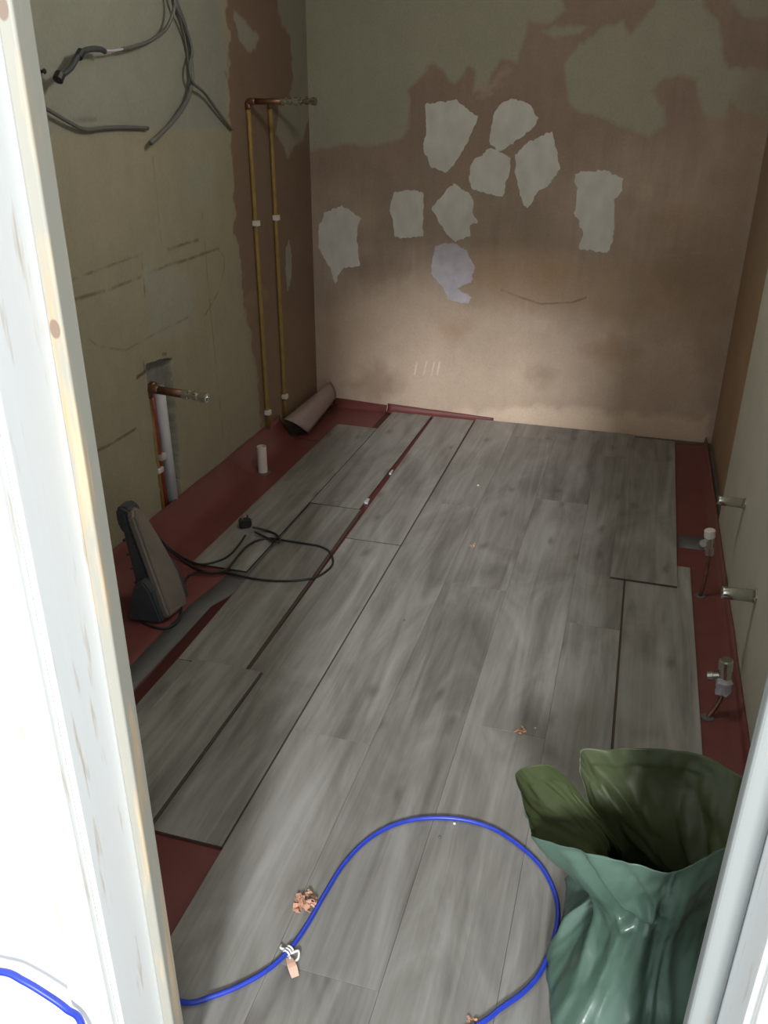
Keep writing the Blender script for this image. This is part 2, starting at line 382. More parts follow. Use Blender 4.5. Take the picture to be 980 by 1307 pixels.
pb.line(bp([(757, 470), (760, 500)]), (212, 198, 182), 0.001, 0.3)
wall_back = grid_wall('wall_back', bx, bz, lambda u, v, d: np.stack([u, np.full(u.shape, YB) - d, v], -1), pb)

# ---- left wall (u = y, v = z)
ly = np.concatenate([np.linspace(YH, 2.05, 46), np.linspace(2.055, YB, 468)]); lz = np.concatenate([np.linspace(0, 2.05, 410), np.linspace(2.08, ZC, 10)])
U, V = np.meshgrid(ly, lz, indexing='ij')
def lp(pts, s=1.0, ox=0.0, oy=0.0):
    out = []
    for x, y in pts:
        p = on_x(ox + x * s, oy + y * s, XL); out.append((p.y, p.z))
    return out
S1 = 420 / 980
def lc(pts): return lp(pts, S1, 0, 0)
CREAM = (144, 137, 117)
pl = Paint(U, V, CREAM)
pl.mul(1 + 0.16 * fbm(U * 4, V * 4, 5) + 0.10 * fbm(U * 30, V * 6, 9))
# old grey paint above the board line
zt = 1.468
pl.patch([(0.3, zt), (2.36, zt), (2.365, zt + .005), (3.47, zt), (3.52, 2.6), (0.3, 2.6)], (134, 134, 122), soft=0.012, rough=0.012, freq=20, seed=51)
pl.patch([(0.3, 0), (2.33, 0.0), (2.35, 1.2), (2.36, 1.5), (0.3, 1.5)], (140, 134, 112), soft=0.03, rough=0.03, freq=10, amount=0.5, seed=52)
pl.patch(lp([(185, 340), (210, 330), (240, 345), (248, 400), (215, 440), (190, 430)]), (146, 146, 134), soft=0.03, rough=0.05, freq=12, amount=0.6, seed=53)
pl.patch(lp([(235, 200), (268, 195), (270, 260), (245, 265)]), (140, 144, 130), soft=0.03, rough=0.05, freq=12, amount=0.5, seed=54)
# brown bare plaster by the corner
pl.patch(lp([(283, -80), (290, 40), (293, 150), (297, 200), (299, 290), (308, 340), (318, 420), (330, 500), (338, 560), (420, 560), (400, -80)]), (118, 98, 82), soft=0.008, rough=0.055, freq=15, seed=55)
pl.patch(lp([(318, 400), (325, 470), (338, 560), (420, 560), (404, 400)]), (126, 104, 84), soft=0.05, rough=0.06, freq=10, amount=0.7, seed=56)
pl.patch(lc([(695, 25), (735, 70), (772, 110), (760, 145), (740, 155), (715, 120), (698, 60)]), (136, 134, 120), soft=0.006, rough=0.012, freq=30, seed=57)
pl.patch(lc([(820, -60), (830, 50), (865, 120), (872, 230), (860, 290), (830, 320), (820, 400), (845, 440), (855, 480), (875, 430), (905, 410), (930, 300), (930, -60)]), (136, 132, 118), soft=0.008, rough=0.02, freq=24, seed=58)
pl.patch(lc([(730, 880), (790, 850), (800, 900), (740, 960)]), (132, 112, 88), soft=0.02, rough=0.04, freq=20, amount=0.7, seed=59)
DK = (74, 66, 50)
pl.line(lc([(225, 892), (330, 860), (430, 820), (500, 790), (560, 772), (650, 740)]), DK, 0.003, 0.7)
pl.line(lc([(215, 832), (330, 790), (430, 755)]), DK, 0.002, 0.5)
pl.line(lc([(500, 742), (590, 714)]), DK, 0.004, 0.6)
pl.line(lc([(418, 742), (425, 800), (432, 880)]), DK, 0.003, 0.55)
pl.line(lc([(650, 742), (668, 765), (668, 800), (650, 870), (610, 940)]), DK, 0.0015, 0.45)
pl.line(lc([(220, 358), (300, 355)]), DK, 0.004, 0.4)
pl.line(lp([(125, 575), (145, 565), (173, 547)]), DK, 0.003, 0.7)
pl.line(lp([(97, 420), (125, 442), (160, 447), (200, 425), (240, 405)]), DK, 0.0015, 0.4)
pl.line(lp([(258, 270), (266, 370), (276, 470), (285, 560)]), DK, 0.002, 0.4)
pl.line(lp([(195, 200), (203, 280), (206, 310)]), DK, 0.0015, 0.35)
pl.line(lp([(175, 482), (188, 472), (205, 463), (219, 458)]), DK, 0.004, 0.9)
pl.line(lp([(183, 462), (185, 475)]), DK, 0.002, 0.6)
pl.line(lp([(208, 452), (212, 452)]), DK, 0.004, 0.6)
# the chased recess for the basin pipes
CH = [(2.664, 0.69), (2.75, 0.685), (2.836, 0.668), (2.83, 0.60), (2.83, 0.4), (2.80, 0.0), (2.655, 0.0)]
dch = sdf(U, V, CH) + 0.006 * 2 * fbm(U * 40, V * 40, 71)
inside = np.clip(0.5 - dch / 0.010, 0, 1)
pl.blend(inside, (118, 116, 112))
pl.mul(1 + inside * 0.5 * fbm(U * 40, V * 40, 72))
wall_left = grid_wall('wall_left', ly, lz, lambda u, v, d: np.stack([np.full(u.shape, XL) + d, u, v], -1), pl, disp=-0.032 * inside + 0.0)

# ---- right wall (brown plaster behind, partly covered by an off-white board)
ry = np.linspace(YH, YB, 120); rz = np.linspace(0, ZC, 70)
U, V = np.meshgrid(ry, rz, indexing='ij')
pr = Paint(U, V, (150, 124, 98)); pr.mul(1 + 0.35 * fbm(U * 5, V * 5, 81))
pr.patch([(3.3, .9), (4.5, 1.0), (4.5, 2.6), (3.3, 2.6)], (138, 124, 106), soft=.1, rough=.1, freq=6, amount=.6)
wall_right = grid_wall('wall_right', ry, rz, lambda u, v, d: np.stack([np.full(u.shape, XR) - d, u, v], -1), pr)
bm = bmesh.new(); add_box(bm, 0.437, XR - 0.0005, 0.805, 3.36, 0.032, 2.40, 0.002)
o = from_bm('wall_board', bm, M['board']); tag(o, 'off white board fixed over the right wall behind the chrome pipe stubs', 'wall board')

# ---- floor, ceiling, door wall
bm = bmesh.new(); add_box(bm, -2.6, 1.6, -3.2, 4.5, -0.12, 0.0)
floor = tag(from_bm('floor', bm, M['concrete']), kind='structure')
bm = bmesh.new(); add_box(bm, XL - 0.1, XR + 0.1, YH, YB + 0.1, ZC, ZC + 0.1)
tag(from_bm('ceiling', bm, M['ceiling']), kind='structure')
XLI, XRI = -0.6006, 0.211          # inner faces of the door lining
bm = bmesh.new()
add_box(bm, -2.6, XLI - 0.028, YH, YF, 0, ZC); add_box(bm, XRI + 0.028, 1.6, YH, YF, 0, ZC)
add_box(bm, XLI - 0.028, XRI + 0.028, YH, YF, 2.07, ZC)
tag(from_bm('wall_front', bm, M['hallwall']), kind='structure')

door = empty('door_1', (-0.195, 0.74, 0)); tag(door, kind='structure')
def dpart(name, box, mat, bevel=0.002, seg=2, label=None):
    bm = bmesh.new(); add_box(bm, *box, bevel, seg); o = from_bm(name, bm, mat); world_child(o, door)
    if label: o['label'] = label
    return o
kL = on_y(70, 420, 0.77); kT = on_y(3, 10, 0.77)
M['lining'] = painted_pine('painted_lining', 0.28, paint=(240, 242, 241))
M['stopL'] = painted_pine('half_painted_shaded_stop', 0.75, [(kL.x, 0.77, kL.z, 0.0072), (kT.x, 0.77, kT.z, 0.0072)], paint=(160, 158, 147))  # bare pine patches; the paint between is darkened for shade on the stop
M['stopR'] = painted_pine('shade_grey_stop', 0.15, paint=(150, 154, 152))  # grey paint carries the shade that falls on the stop fronts
dpart('jamb', (XLI - 0.028, XLI, YH, YF, 0.0, 2.04), M['lining'])
dpart('jamb', (XRI, XRI + 0.028, YH, YF, 0.0, 2.04), M['lining'])
dpart('head', (XLI - 0.028, XRI + 0.028, YH, YF, 2.04, 2.07), M['lining'])
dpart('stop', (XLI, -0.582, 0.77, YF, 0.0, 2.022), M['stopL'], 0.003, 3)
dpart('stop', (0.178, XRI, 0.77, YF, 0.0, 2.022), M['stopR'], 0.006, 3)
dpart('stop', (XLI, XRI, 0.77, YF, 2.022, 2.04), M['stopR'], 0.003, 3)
M['arch'] = painted_pine('architrave_paint', 0.3, paint=(240, 240, 236))
dpart('architrave', (XLI - 0.072, XLI - 0.0065, 0.661, YH, 0.0, 2.12), M['arch'], 0.004, 2)
dpart('architrave', (XRI + 0.0065, XRI + 0.072, 0.661, YH, 0.0, 2.12), M['arch'], 0.004, 2)
dpart('architrave', (XLI - 0.0065, XRI + 0.0065, 0.661, YH, 2.046, 2.12), M['arch'], 0.004, 2)

# ---- plaster patches on the back wall
random.seed(4)
def jag(poly, amp, step, seed):
    out = []; n = len(poly)
    for i in range(n):
        a = Vector(poly[i]); b = Vector(poly[(i + 1) % n]); k = max(1, int((b - a).length / step))
        nrm = Vector((b.y - a.y, a.x - b.x)); nrm = nrm.normalized() if nrm.length else nrm
        for j in range(k):
            p = a.lerp(b, j / k)
            q = mnoise.noise(Vector((p.x * 60, p.y * 22, seed * 3.1))) + 0.5 * mnoise.noise(Vector((p.x * 160, p.y * 60, seed)))
            out.append(tuple(p + nrm * q * amp))
    return out
def wall_patch(name, poly, to3, mat, parent, seed, depth=0.0022):
    from mathutils.geometry import tessellate_polygon
    P = jag(poly, 0.009, 0.007, seed)
    bm = bmesh.new(); n = len(P)
    lo = [bm.verts.new(to3(u, v, -0.001)) for u, v in P]; hi = [bm.verts.new(to3(u, v, depth)) for u, v in P]
    for i in range(n): bm.faces.new((lo[i], lo[(i + 1) % n], hi[(i + 1) % n], hi[i]))
    for t in tessellate_polygon([[Vector((u, v, 0)) for u, v in P]]):
        try: bm.faces.new([hi[i] for i in t])
        except ValueError: pass
    return from_bm(name, bm, mat, parent)
tb = lambda u, v, d: (u, YB - d, v)
patches = [
 [(290, 210), (350, 202), (395, 235), (386, 262), (372, 290), (345, 335), (330, 347), (303, 338), (284, 300), (291, 260)],
 [(430, 225), (445, 205), (470, 198), (500, 212), (517, 237), (508, 257), (470, 285), (440, 306), (420, 292), (421, 255)],
 [(385, 325), (420, 298), (445, 308), (462, 318), (456, 352), (445, 398), (415, 390), (383, 381), (376, 355)],
 [(470, 312), (500, 285), (545, 265), (552, 300), (562, 340), (540, 370), (518, 385), (495, 420), (478, 395), (470, 345)],
 [(225, 388), (258, 382), (286, 390), (286, 430), (284, 476), (255, 480), (226, 478), (224, 440), (216, 425)],
 [(303, 420), (320, 398), (346, 369), (370, 385), (385, 402), (384, 425), (394, 448), (380, 455), (380, 474), (350, 489), (326, 466), (312, 440)],
 [(590, 350), (620, 345), (655, 345), (690, 360), (686, 385), (668, 402), (672, 440), (666, 490), (655, 510), (598, 500), (608, 470), (590, 430), (594, 380)],
 [(85, 430), (120, 415), (160, 440), (150, 462), (152, 500), (157, 535), (125, 540), (116, 550), (108, 572), (95, 540), (75, 500), (72, 465)],
]
for k, poly in enumerate(patches): wall_patch('filler_patch', bc(poly), tb, M['filler'], wall_back, k)
wall_patch('filler_patch', bc([(308, 500), (318, 492), (342, 488), (372, 505), (388, 540), (380, 570), (352, 582), (382, 600), (375, 613), (335, 605), (325, 580), (300, 552)]), tb, M['filler_lilac'], wall_back, 20)
tl = lambda u, v, d: (XL + d, u, v)
wall_patch('filler_patch', lc([(852, 740), (860, 715), (868, 760), (866, 830), (856, 868), (850, 800)]), tl, M['filler_grey'], wall_left, 22)
wall_patch('filler_patch', lp([(372, 318), (375, 312)] and [(364, 312), (368, 306), (371, 330), (370, 362), (366, 370), (363, 340)]), tl, M['filler_grey'], wall_left, 23) if False else None

# ------------------------------------------------------------------ red underlay, tape
ZU = 0.003                                     # top of underlay
Z0, Z1 = ZU + 0.0006, ZU + 0.0086              # plank bottom / top
def sheet(name, rows, mat, parent=None, thick=0.003):
    """rows: list of equally long point lists"""
    bm = bmesh.new(); V_ = [[bm.verts.new(p) for p in r] for r in rows]
    for a, b in zip(V_, V_[1:]):
        for i in range(len(a) - 1): bm.faces.new((a[i], a[i + 1], b[i + 1], b[i]))
    bmesh.ops.recalc_face_normals(bm, faces=bm.faces)
    me = bpy.data.meshes.new(name); bm.to_mesh(me); bm.free()
    o = link(name, me, mat, parent, True)
    md = o.modifiers.new('thickness', 'SOLIDIFY'); md.thickness = thick; md.offset = 0
    return o
YE = 3.83
rows = []
for k in range(90):
    y = 0.83 + (YE - 0.83) * k / 89
    zl = 0.118 + 0.008 * mnoise.noise(Vector((y * 3, 1, 0))) + 0.004 * mnoise.noise(Vector((y * 11, 5, 0)))
    wv = 0.006 * mnoise.noise(Vector((y * 4, 9, 0)))
    cr = -1.60 + 0.012 * mnoise.noise(Vector((y * 2.2, 3, 0)))
    rows.append([(-1.262, y, 0.0015), (-1.40, y, 0.0015), (cr + 0.03, y, 0.0015), (cr, y, 0.006), (cr - 0.022, y, 0.022 + wv), (cr - 0.045, y, 0.052 + wv), (-1.668, y, 0.088), (-1.6755, y, zl)])
left_sheet = sheet('underlay_sheet', rows, M['red'], thick=0.0028)
tag(left_sheet, 'red foam underlay strip turned up against the cream left wall', 'underlay')
rows = []
for k in range(20):
    y = 3.832 + (4.35 - 3.832) * k / 19
    xe = -1.600 + 0.10 * max(0, (k - 12) / 7) * 0.3
    lip = [(xe, y, 0.004), (-1.50, y, 0.0015), (-1.262, y, 0.0015)]
    rows.append(lip)
y = 4.37; rows.append([(-1.58, y, 0.006), (-1.50, y, 0.006), (-1.262, y, 0.006)])
y = 4.3855; rows.append([(-1.575, y, 0.05), (-1.50, y, 0.048), (-1.262, y, 0.036)])
o = sheet('back_strip', rows, M['red'], left_sheet, thick=0.0028)
# curled-back corner of the sheet: a cone with its tip on the back wall
rows = []
A_, M_, B_ = Vector((-1.655, 3.83, 0.098)), Vector((-1.565, 3.74, 0.135)), Vector((-1.545, 3.895, 0.010))
C1, D1 = Vector((-1.546, 4.374, 0.145)), Vector((-1.562, 4.374, 0.050))
for k in range(13):
    t = k / 12; rim = A_ * (1 - t) ** 2 + M_ * 2 * t * (1 - t) + B_ * t * t
    end = C1.lerp(D1, t) + Vector((-0.045 * (1 - t) ** 2, 0, 0))
    rows.append([tuple(rim.lerp(end, q) + Vector((0.012, -.004, 0.016)) * (math.sin(math.pi * q) * math.sin(math.pi * t))) for q in np.linspace(0, 1, 12)])
o = sheet('curled_corner', rows, M['under'], left_sheet, thick=0.002); o['label'] = 'curled corner showing its grey underside'

rows = []
for k in range(60):
    y = 0.83 + (4.352 - 0.83) * k / 59
    zr = 0.046 + 0.008 * mnoise.noise(Vector((y * 5, 2, 0)))
    rows.append([(-1.258, y, 0.0015), (-0.8, y, 0.0015), (0.0, y, 0.0015), (0.395, y, 0.0015), (0.418, y, 0.006), (0.428, y, 0.016), (0.434, y, zr)])
main_sheet = sheet('underlay_sheet', rows, M['red'], thick=0.0028)
tag(main_sheet, 'wide red foam underlay sheet beneath the grey planks and along the right wall', 'underlay')
rows = []
for k in range(26):
    x = -1.258 + (0.60 * k / 25)
    h = 0.036 - 0.024 * k / 25 + 0.003 * mnoise.noise(Vector((x * 9, 2, 7)))
    rows.append([(x, 4.354, 0.0015), (x, 4.372, 0.004), (x, 4.3858, 0.012 + h * .3), (x, 4.387, 0.010 + h)])
sheet('back_strip', rows, M['red'], main_sheet, thick=0.0024)

def tape(pts_w, label, group=None):
    """pts_w: (x0,x1,y) edge pairs along its run"""
    rows = [[(a, y, ZU + 0.0006 + (0.0003 if i % 2 else 0)), ((a + b) / 2, y, ZU + 0.0006), (b, y, ZU + 0.0006)] for i, (a, b, y) in enumerate(pts_w)]
    o = sheet('tape_strip', rows, M['tape'], thick=0.0004); tag(o, label, 'tape'); return o
tape([(-1.335 + 0.010 * math.sin(k * 1.7) * .5, -1.262 + 0.004 * math.sin(k), 0.9 + k * 0.165) for k in range(9)] + [(-1.305, -1.19, 2.40), (-1.30, -1.185, 2.6), (-1.29, -1.185, 3.05)], 'long grey tape strip along the underlay seam below the work lamp')
tape([(0.285, 0.412, 3.14), (0.285, 0.413, 3.20), (0.286, 0.412, 3.255)], 'short grey tape patch on red underlay by the right wall')

# ------------------------------------------------------------------ planks
PL, PW, PT = 1.57, 0.222, 0.008
_pm = {}
def plank_mesh(wd, ln):
    k = (round(wd, 4), round(ln, 4))
    if k not in _pm:
        bm = bmesh.new(); add_box(bm, -wd / 2, wd / 2, -ln / 2, ln / 2, 0, PT, 0.0004, 1)
        bmesh.ops.recalc_face_normals(bm, faces=bm.faces)
        for f in bm.faces: f.material_index = 0 if f.normal.z > .3 else 1
        me = bpy.data.meshes.new('plank'); bm.to_mesh(me); bm.free(); me.materials.append(M['plank']); me.materials.append(M['core']); _pm[k] = me
    return _pm[k]
def field_plank(x0, x1, y0, y1):
    g = 0.00025
    o = bpy.data.objects.new('plank', plank_mesh(x1 - x0 - 2 * g, y1 - y0 - 2 * g)); COL.objects.link(o)
    o.location = ((x0 + x1) / 2, (y0 + y1) / 2, Z0); o.parent = floor
    return o
XS = [-0.750, -0.528, -0.306, -0.084, 0.088]
YN, YE_ = 0.665, 4.372
joints = [(1.70, 3.25), (1.035, 2.60, 4.17), (1.86, 3.42), (0.90, 2.46, 4.02)]
for r in range(4):
    ys = [YN] + list(joints[r]) + [YE_]
    for a, b in zip(ys, ys[1:]): field_plank(XS[r], XS[r + 1], a, b)
_tm = {}
def tongue(o, ln, wd, side, out=0.007):
    k = (round(ln, 4), round(wd, 4), side, out)
    if k not in _tm:
        bm = bmesh.new(); x0 = side * wd / 2; add_box(bm, min(x0, x0 + side * out), max(x0, x0 + side * out), -ln / 2, ln / 2, .0012, .0056, .0006)
        bmesh.ops.recalc_face_normals(bm, faces=bm.faces); me = bpy.data.meshes.new('tongue'); bm.to_mesh(me); bm.free(); me.materials.append(M['core']); _tm[k] = me
    t = bpy.data.objects.new('tongue', _tm[k]); COL.objects.link(t); t.parent = o
def loose_plank(cx, cy, ln, rot, z, label, wd=PW, tilt=0.0):
    o = bpy.data.objects.new('loose_plank', plank_mesh(wd, ln)); COL.objects.link(o)
    o.location = (cx, cy, z); o.rotation_euler = (tilt, 0, math.radians(rot)); tag(o, label, 'plank', 'loose planks'); return o
def lp4(nl, nr, fl, fr, z, label, wd=None, side=0, out=0.006):
    """plank from its near-left, near-right, far-left, far-right corners"""
    nl, nr, fl, fr = map(Vector, (nl, nr, fl, fr))
    a = (nl + nr) / 2; b = (fl + fr) / 2; c = (a + b) / 2; d = b - a
    o = loose_plank(c.x, c.y, d.length, math.degrees(math.atan2(-d.x, d.y)), z, label, wd or PW)
    if side: tongue(o, d.length, wd or PW, side, out)
    return o
# row next to the laid field
lp4((-0.977, 1.275), (-0.755, 1.268), (-0.977, 2.822), (-0.755, 2.818), Z0, 'grey plank beside the laid field, its near end by the bare red patch', side=1, out=.005)
lp4((-0.977, 2.828), (-0.755, 2.825), (-0.981, 4.345), (-0.759, 4.345), Z0, 'grey plank in the far left beside the tapering red gap', side=1, out=.005)
# next row out
lp4((-1.2305, 3.090), (-1.0085, 3.095), (-1.2185, 4.350), (-0.9965, 4.350), Z0, 'short grey plank at back wall left of the tapering red gap')
lp4((-1.212, 1.905), (-0.990, 1.905), (-1.225, 3.084), (-1.003, 3.086), Z0, 'grey plank crossed by the black cord loop', side=1, out=.0115)
lp4((-1.222, 0.95), (-1.000, 0.95), (-1.212, 1.901), (-0.990, 1.901), Z0, 'grey plank half hidden beneath another plank behind the door jamb')
lp4((-1.170, 0.86), (-0.948, 0.86), (-1.157, 1.900), (-0.935, 1.912), Z0 + PT + 0.0003, 'grey plank lying on top of another, nearest the left jamb', side=1, out=.006)
# outermost row
lp4((-1.462, 2.478), (-1.240, 2.452), (-1.4465, 4.068), (-1.2245, 4.072), Z0, 'grey outermost left plank under the black plug, edge against red underlay')
# right-hand side
lp4((0.096, 1.36), (0.322, 1.36), (0.094, 2.965), (0.320, 2.965), Z0, 'grey plank on the right running under the green sack', wd=0.226, side=-1, out=.006)
lp4((0.042, 2.790), (0.268, 2.800), (0.046, 4.300), (0.290, 4.315), Z0 + PT + 0.0003, 'raised grey plank on the right, far end at back wall', wd=0.232)

# spacers in the tapering gap
for px, py, lab in ((501, 603, 'small grey plastic spacer midway along the tapering red gap'), (470, 640, 'small grey plastic spacer at near end of the tapering red gap')):
    p = on_z(px, py, 0.008); bm = bmesh.new()
    wdt = 0.006 if py < 620 else 0.010
    poly = [(-wdt, -0.022), (wdt, -0.022), (wdt * .6, 0.022), (-wdt * .6, 0.022)]
    add_prism(bm, poly, lambda u, v, d: (u, v, d), 0.009)
    bmesh.ops.bevel(bm, geom=bm.edges[:], offset=0.001, segments=1, affect='EDGES')
    o = from_bm('floor_spacer', bm, M['pvc']); o.location = (p.x - 0.006, p.y, Z0); tag(o, lab, 'spacer', 'floor spacers')

# ------------------------------------------------------------------ pendant globe lamp on the ceiling, added out of view to brighten the room
def fill_pendant(x, y, zc, strength):
    m, nt, b_ = new_mat('fill_globe'); b_.inputs['Base Color'].default_value = (.9, .9, .88, 1)
    b_.inputs['Emission Color'].default_value = (1.0, 0.96, 0.87, 1); b_.inputs['Emission Strength'].default_value = strength
    root = empty('added_globe_lamp', (x, y, ZC)); tag(root, 'added white fill light globe hanging unseen from the ceiling above the planks', 'lamp')
    bm = bmesh.new(); lathe(bm, [(-0.03, .03), (-0.004, .05), (0, .05)], (x, y, ZC), (0, 0, 1), 20); world_child(from_bm('added_ceiling_rose', bm, M['white_plastic'], None, True), root)
    world_child(tube_obj('flex', [(x, y, ZC - .02), (x, y, zc + .13)], .004, M['white_plastic']), root)
    bm = bmesh.new(); lathe(bm, [(.095, .03), (.135, .028), (.14, .012)], (x, y, zc), (0, 0, 1), 16); world_child(from_bm('added_lamp_holder', bm, M['white_plastic']), root)
    bm = bmesh.new(); bmesh.ops.create_uvsphere(bm, u_segments=16, v_segments=10, radius=.10)
    for v_ in bm.verts: v_.co += Vector((x, y, zc))
    world_child(from_bm('globe', bm, m, None, True), root)
# ------------------------------------------------------------------ pipes on the left wall
def lathe(bm, prof, axis_o, axis_d, sides=16):
    o = Vector(axis_o); d = Vector(axis_d).normalized(); u = d.orthogonal().normalized(); v = d.cross(u)
    rings = [[bm.verts.new(o + d * h + (u * math.cos(2 * math.pi * k / sides) + v * math.sin(2 * math.pi * k / sides)) * r) for k in range(sides)] for h, r in prof]
    for a, b in zip(rings, rings[1:]):
        for k in range(sides): bm.faces.new((a[k], a[(k + 1) % sides], b[(k + 1) % sides], b[k]))
    bm.faces.new(rings[0][::-1]); bm.faces.new(rings[-1])
fill_pendant(-0.45, 2.45, 2.16, 66.0)
def valve(name, tip_start, d, length, r, parent):
    """chrome isolating valve: nut, body with screw boss, nut, open bore"""
    L_ = length
    prof = [(0, r * .8), (0, r * 1.25), (L_ * .22, r * 1.25), (L_ * .24, r * .85), (L_ * .38, r * .85), (L_ * .42, r * 1.15), (L_ * .62, r * 1.15), (L_ * .66, r * .85), (L_ * .74, r * .85), (L_ * .76, r * 1.3), (L_, r * 1.3), (L_, r * .85), (L_ * .9, r * .8)]
    bm = bmesh.new(); lathe(bm, prof, tip_start, d, 12); o = from_bm(name, bm, M['chrome']); world_child(o, parent)
    bm = bmesh.new(); s = Vector(tip_start) + Vector(d).normalized() * L_ * .52
    lathe(bm, [(0, r * .55), (r * 1.5, r * .55), (r * 1.55, r * .4)], s, (0.1, -0.5, 0.85), 10); b = from_bm('screw_boss', bm, M['chrome'])
    b.parent = o; b.matrix_parent_inverse = o.matrix_parent_inverse.copy() if False else Matrix.Identity(4)
    return o
def riser(y0, z_bot, y1, z_top, x_tip, x_cop, label, clips, lean=0.0):
    root = empty('water_pipe', (XL + 0.006, y0, 0.0)); tag(root, label, 'pipe', 'capped water pipes')
    xw = XL + 0.010
    p = [(xw, y0, z_bot), (xw, y0 * .5 + y1 * .5, (z_bot + z_top) / 2), (xw, y1, z_top - 0.03)]
    world_child(tube_obj('sleeve', spline(p, 8), 0.0105, M['yellow'], sides=10), root)
    world_child(tube_obj('elbow', [(xw, y1, z_top - 0.03), (xw, y1, z_top - 0.008), (xw + 0.006, y1, z_top - 0.001), (xw + 0.022, y1, z_top), (xw + 0.035, y1, z_top)], 0.0145, M['copper'], sides=10), root)
    world_child(tube_obj('tail', [(xw + 0.03, y1, z_top), (x_cop, y1, z_top)], 0.0125, M['copper'], sides=10), root)
    valve('isolating_valve', (x_cop - 0.004, y1, z_top), (1, 0, 0), x_tip - x_cop + 0.004, 0.0125, root)
    for zc in clips:
        t = (zc - z_bot) / (z_top - z_bot); yc = y0 + (y1 - y0) * t
        bm = bmesh.new(); add_box(bm, XL, XL + 0.028, yc - 0.015, yc + 0.015, zc - 0.012, zc + 0.012, 0.003, 2)
        world_child(from_bm('pipe_clip', bm, M['white_plastic']), root)
riser(3.672, 0.10, 3.652, 1.565, on_y(381, 130, 3.65).x, on_y(361, 130, 3.65).x, 'left one of two tall yellow sleeved pipes up the wall, copper and chrome tail', [0.185, 1.075])
riser(3.892, 0.09, 3.884, 1.567, on_y(403, 130, 3.88).x, on_y(381, 130, 3.88).x, 'right one of two tall yellow sleeved pipes, nearest the back corner', [0.20, 1.075])

# pipes in the chase
xc = XL - 0.020
root = empty('water_pipe', (xc, 2.672, 0)); tag(root, 'short yellow sleeved pipe in the wall chase, copper tail with chrome valve pointing out', 'pipe', 'capped water pipes')
world_child(tube_obj('sleeve', [(xc + 0.012, 2.672, 0.0), (xc + 0.012, 2.668, 0.3), (xc + 0.012, 2.666, 0.575)], 0.010, M['yellow'], sides=10), root)
world_child(tube_obj('elbow', [(xc + .012, 2.666, 0.57), (xc + .012, 2.666, 0.59), (xc + 0.018, 2.666, 0.60), (xc + 0.04, 2.665, 0.603), (xc + 0.06, 2.664, 0.603)], 0.0165, M['copper'], sides=10), root)
tip = on_y(264, 508, 2.655); st = Vector((xc + 0.05, 2.664, 0.603)); dv = tip - st
world_child(tube_obj('tail', [st, st + dv * .55], 0.0155, M['copper'], sides=12), root)
valve('isolating_valve', st + dv * .53, dv, dv.length * .47, 0.0145, root)
bm = bmesh.new(); add_box(bm, XL - 0.03, XL + 0.008, 2.655, 2.690, 0.265, 0.285, 0.003, 2); world_child(from_bm('pipe_clip', bm, M['white_plastic']), root)
root = empty('water_pipe', (xc, 2.700, 0)); tag(root, 'red sleeved pipe standing in the wall chase beside a grey conduit', 'pipe', 'capped water pipes')
world_child(tube_obj('sleeve', [(xc + .004, 2.708, 0.0), (xc + .004, 2.702, 0.3), (xc + .004, 2.697, 0.59)], 0.0115, M['redpipe'], sides=10), root)
world_child(tube_obj('elbow', [(xc + .004, 2.697, 0.585), (xc + .004, 2.697, 0.60), (xc + 0.012, 2.6965, 0.607), (xc + .028, 2.696, 0.608)], 0.014, M['copper'], sides=10), root)
bm = bmesh.new(); add_box(bm, XL - 0.03, XL + 0.006, 2.690, 2.722, 0.305, 0.33, 0.003, 2); world_child(from_bm('pipe_clip', bm, M['white_plastic']), root)
o = tube_obj('conduit', [(XL - 0.014, 2.765, 0.0), (XL - 0.014, 2.758, 0.3), (XL - 0.014, 2.752, 0.585)], 0.022, M['pvc'], sides=14)
tag(o, 'pale grey plastic conduit set in the wall chase', 'conduit')

# waste pipe stub in the floor
ws = on_z(335.5, 601, 0.01); root = empty('waste_pipe', (ws.x, ws.y, 0.0)); tag(root, 'white plastic waste pipe stub standing up through red underlay', 'pipe')
bm = bmesh.new(); lathe(bm, [(0, .022), (.132, .022), (.133, .0205), (.133, .0185), (.06, .0185)], (0, 0, 0), (0, 0, 1), 20); from_bm('pipe_body', bm, M['white_plastic'], root, False)
bm = bmesh.new(); lathe(bm, [(0.0035, .034), (.006, .033), (.0065, .023)], (0, 0, 0), (0, 0, 1), 18); from_bm('collar', bm, M['tape'], root)

# ------------------------------------------------------------------ cables hanging on the left wall
XC = XL + 0.018
def wp(pts, x=XC): return [on_x(px * S1, py * S1, x + (dx if False else 0)) for px, py, *dx in pts]
def wcable(name, pts, r, mat, parent=None):
    P = []
    for q in pts:
        off = q[2] if len(q) > 2 else 0.012
        P.append(on_x(q[0] * S1, q[1] * S1, XL + off))
    return tube_obj(name, spline(P, 5), r, mat, parent, 8)
def up_top(p0, x): return None
root = empty('electric_cable', on_x(520 * S1, 0, XL + .012)); tag(root, 'thin grey cable on upper left wall ending in a dark taped flex', 'cable', 'loose electric cables')
world_child(wcable('cable', [(495, -260, .06), (510, -120, .06), (520, 0, .058), (514, 42, .05), (492, 88, .035), (450, 120, .025), (400, 138, .03), (365, 146, .035)], 0.0058, M['cable']), root)
world_child(wcable('stripped_core', [(367, 146, .035), (335, 151, .04), (300, 151, .045)], 0.0035, M['pvc']), root)
world_child(wcable('dark_flex', [(312, 153, .045), (298, 147, .045), (266, 147, .05), (240, 158, .05), (225, 178, .05), (208, 205, .05), (178, 228, .05)], 0.0085, M['lampgrey']), root)
kp = on_x(176 * S1, 229 * S1, XL + .05); bm = bmesh.new(); lathe(bm, [(-.014, .009), (-.012, .0145), (.010, .0145), (.015, .009)], kp, (0, .7, .7), 10); world_child(from_bm('end_cap', bm, M['black']), root)
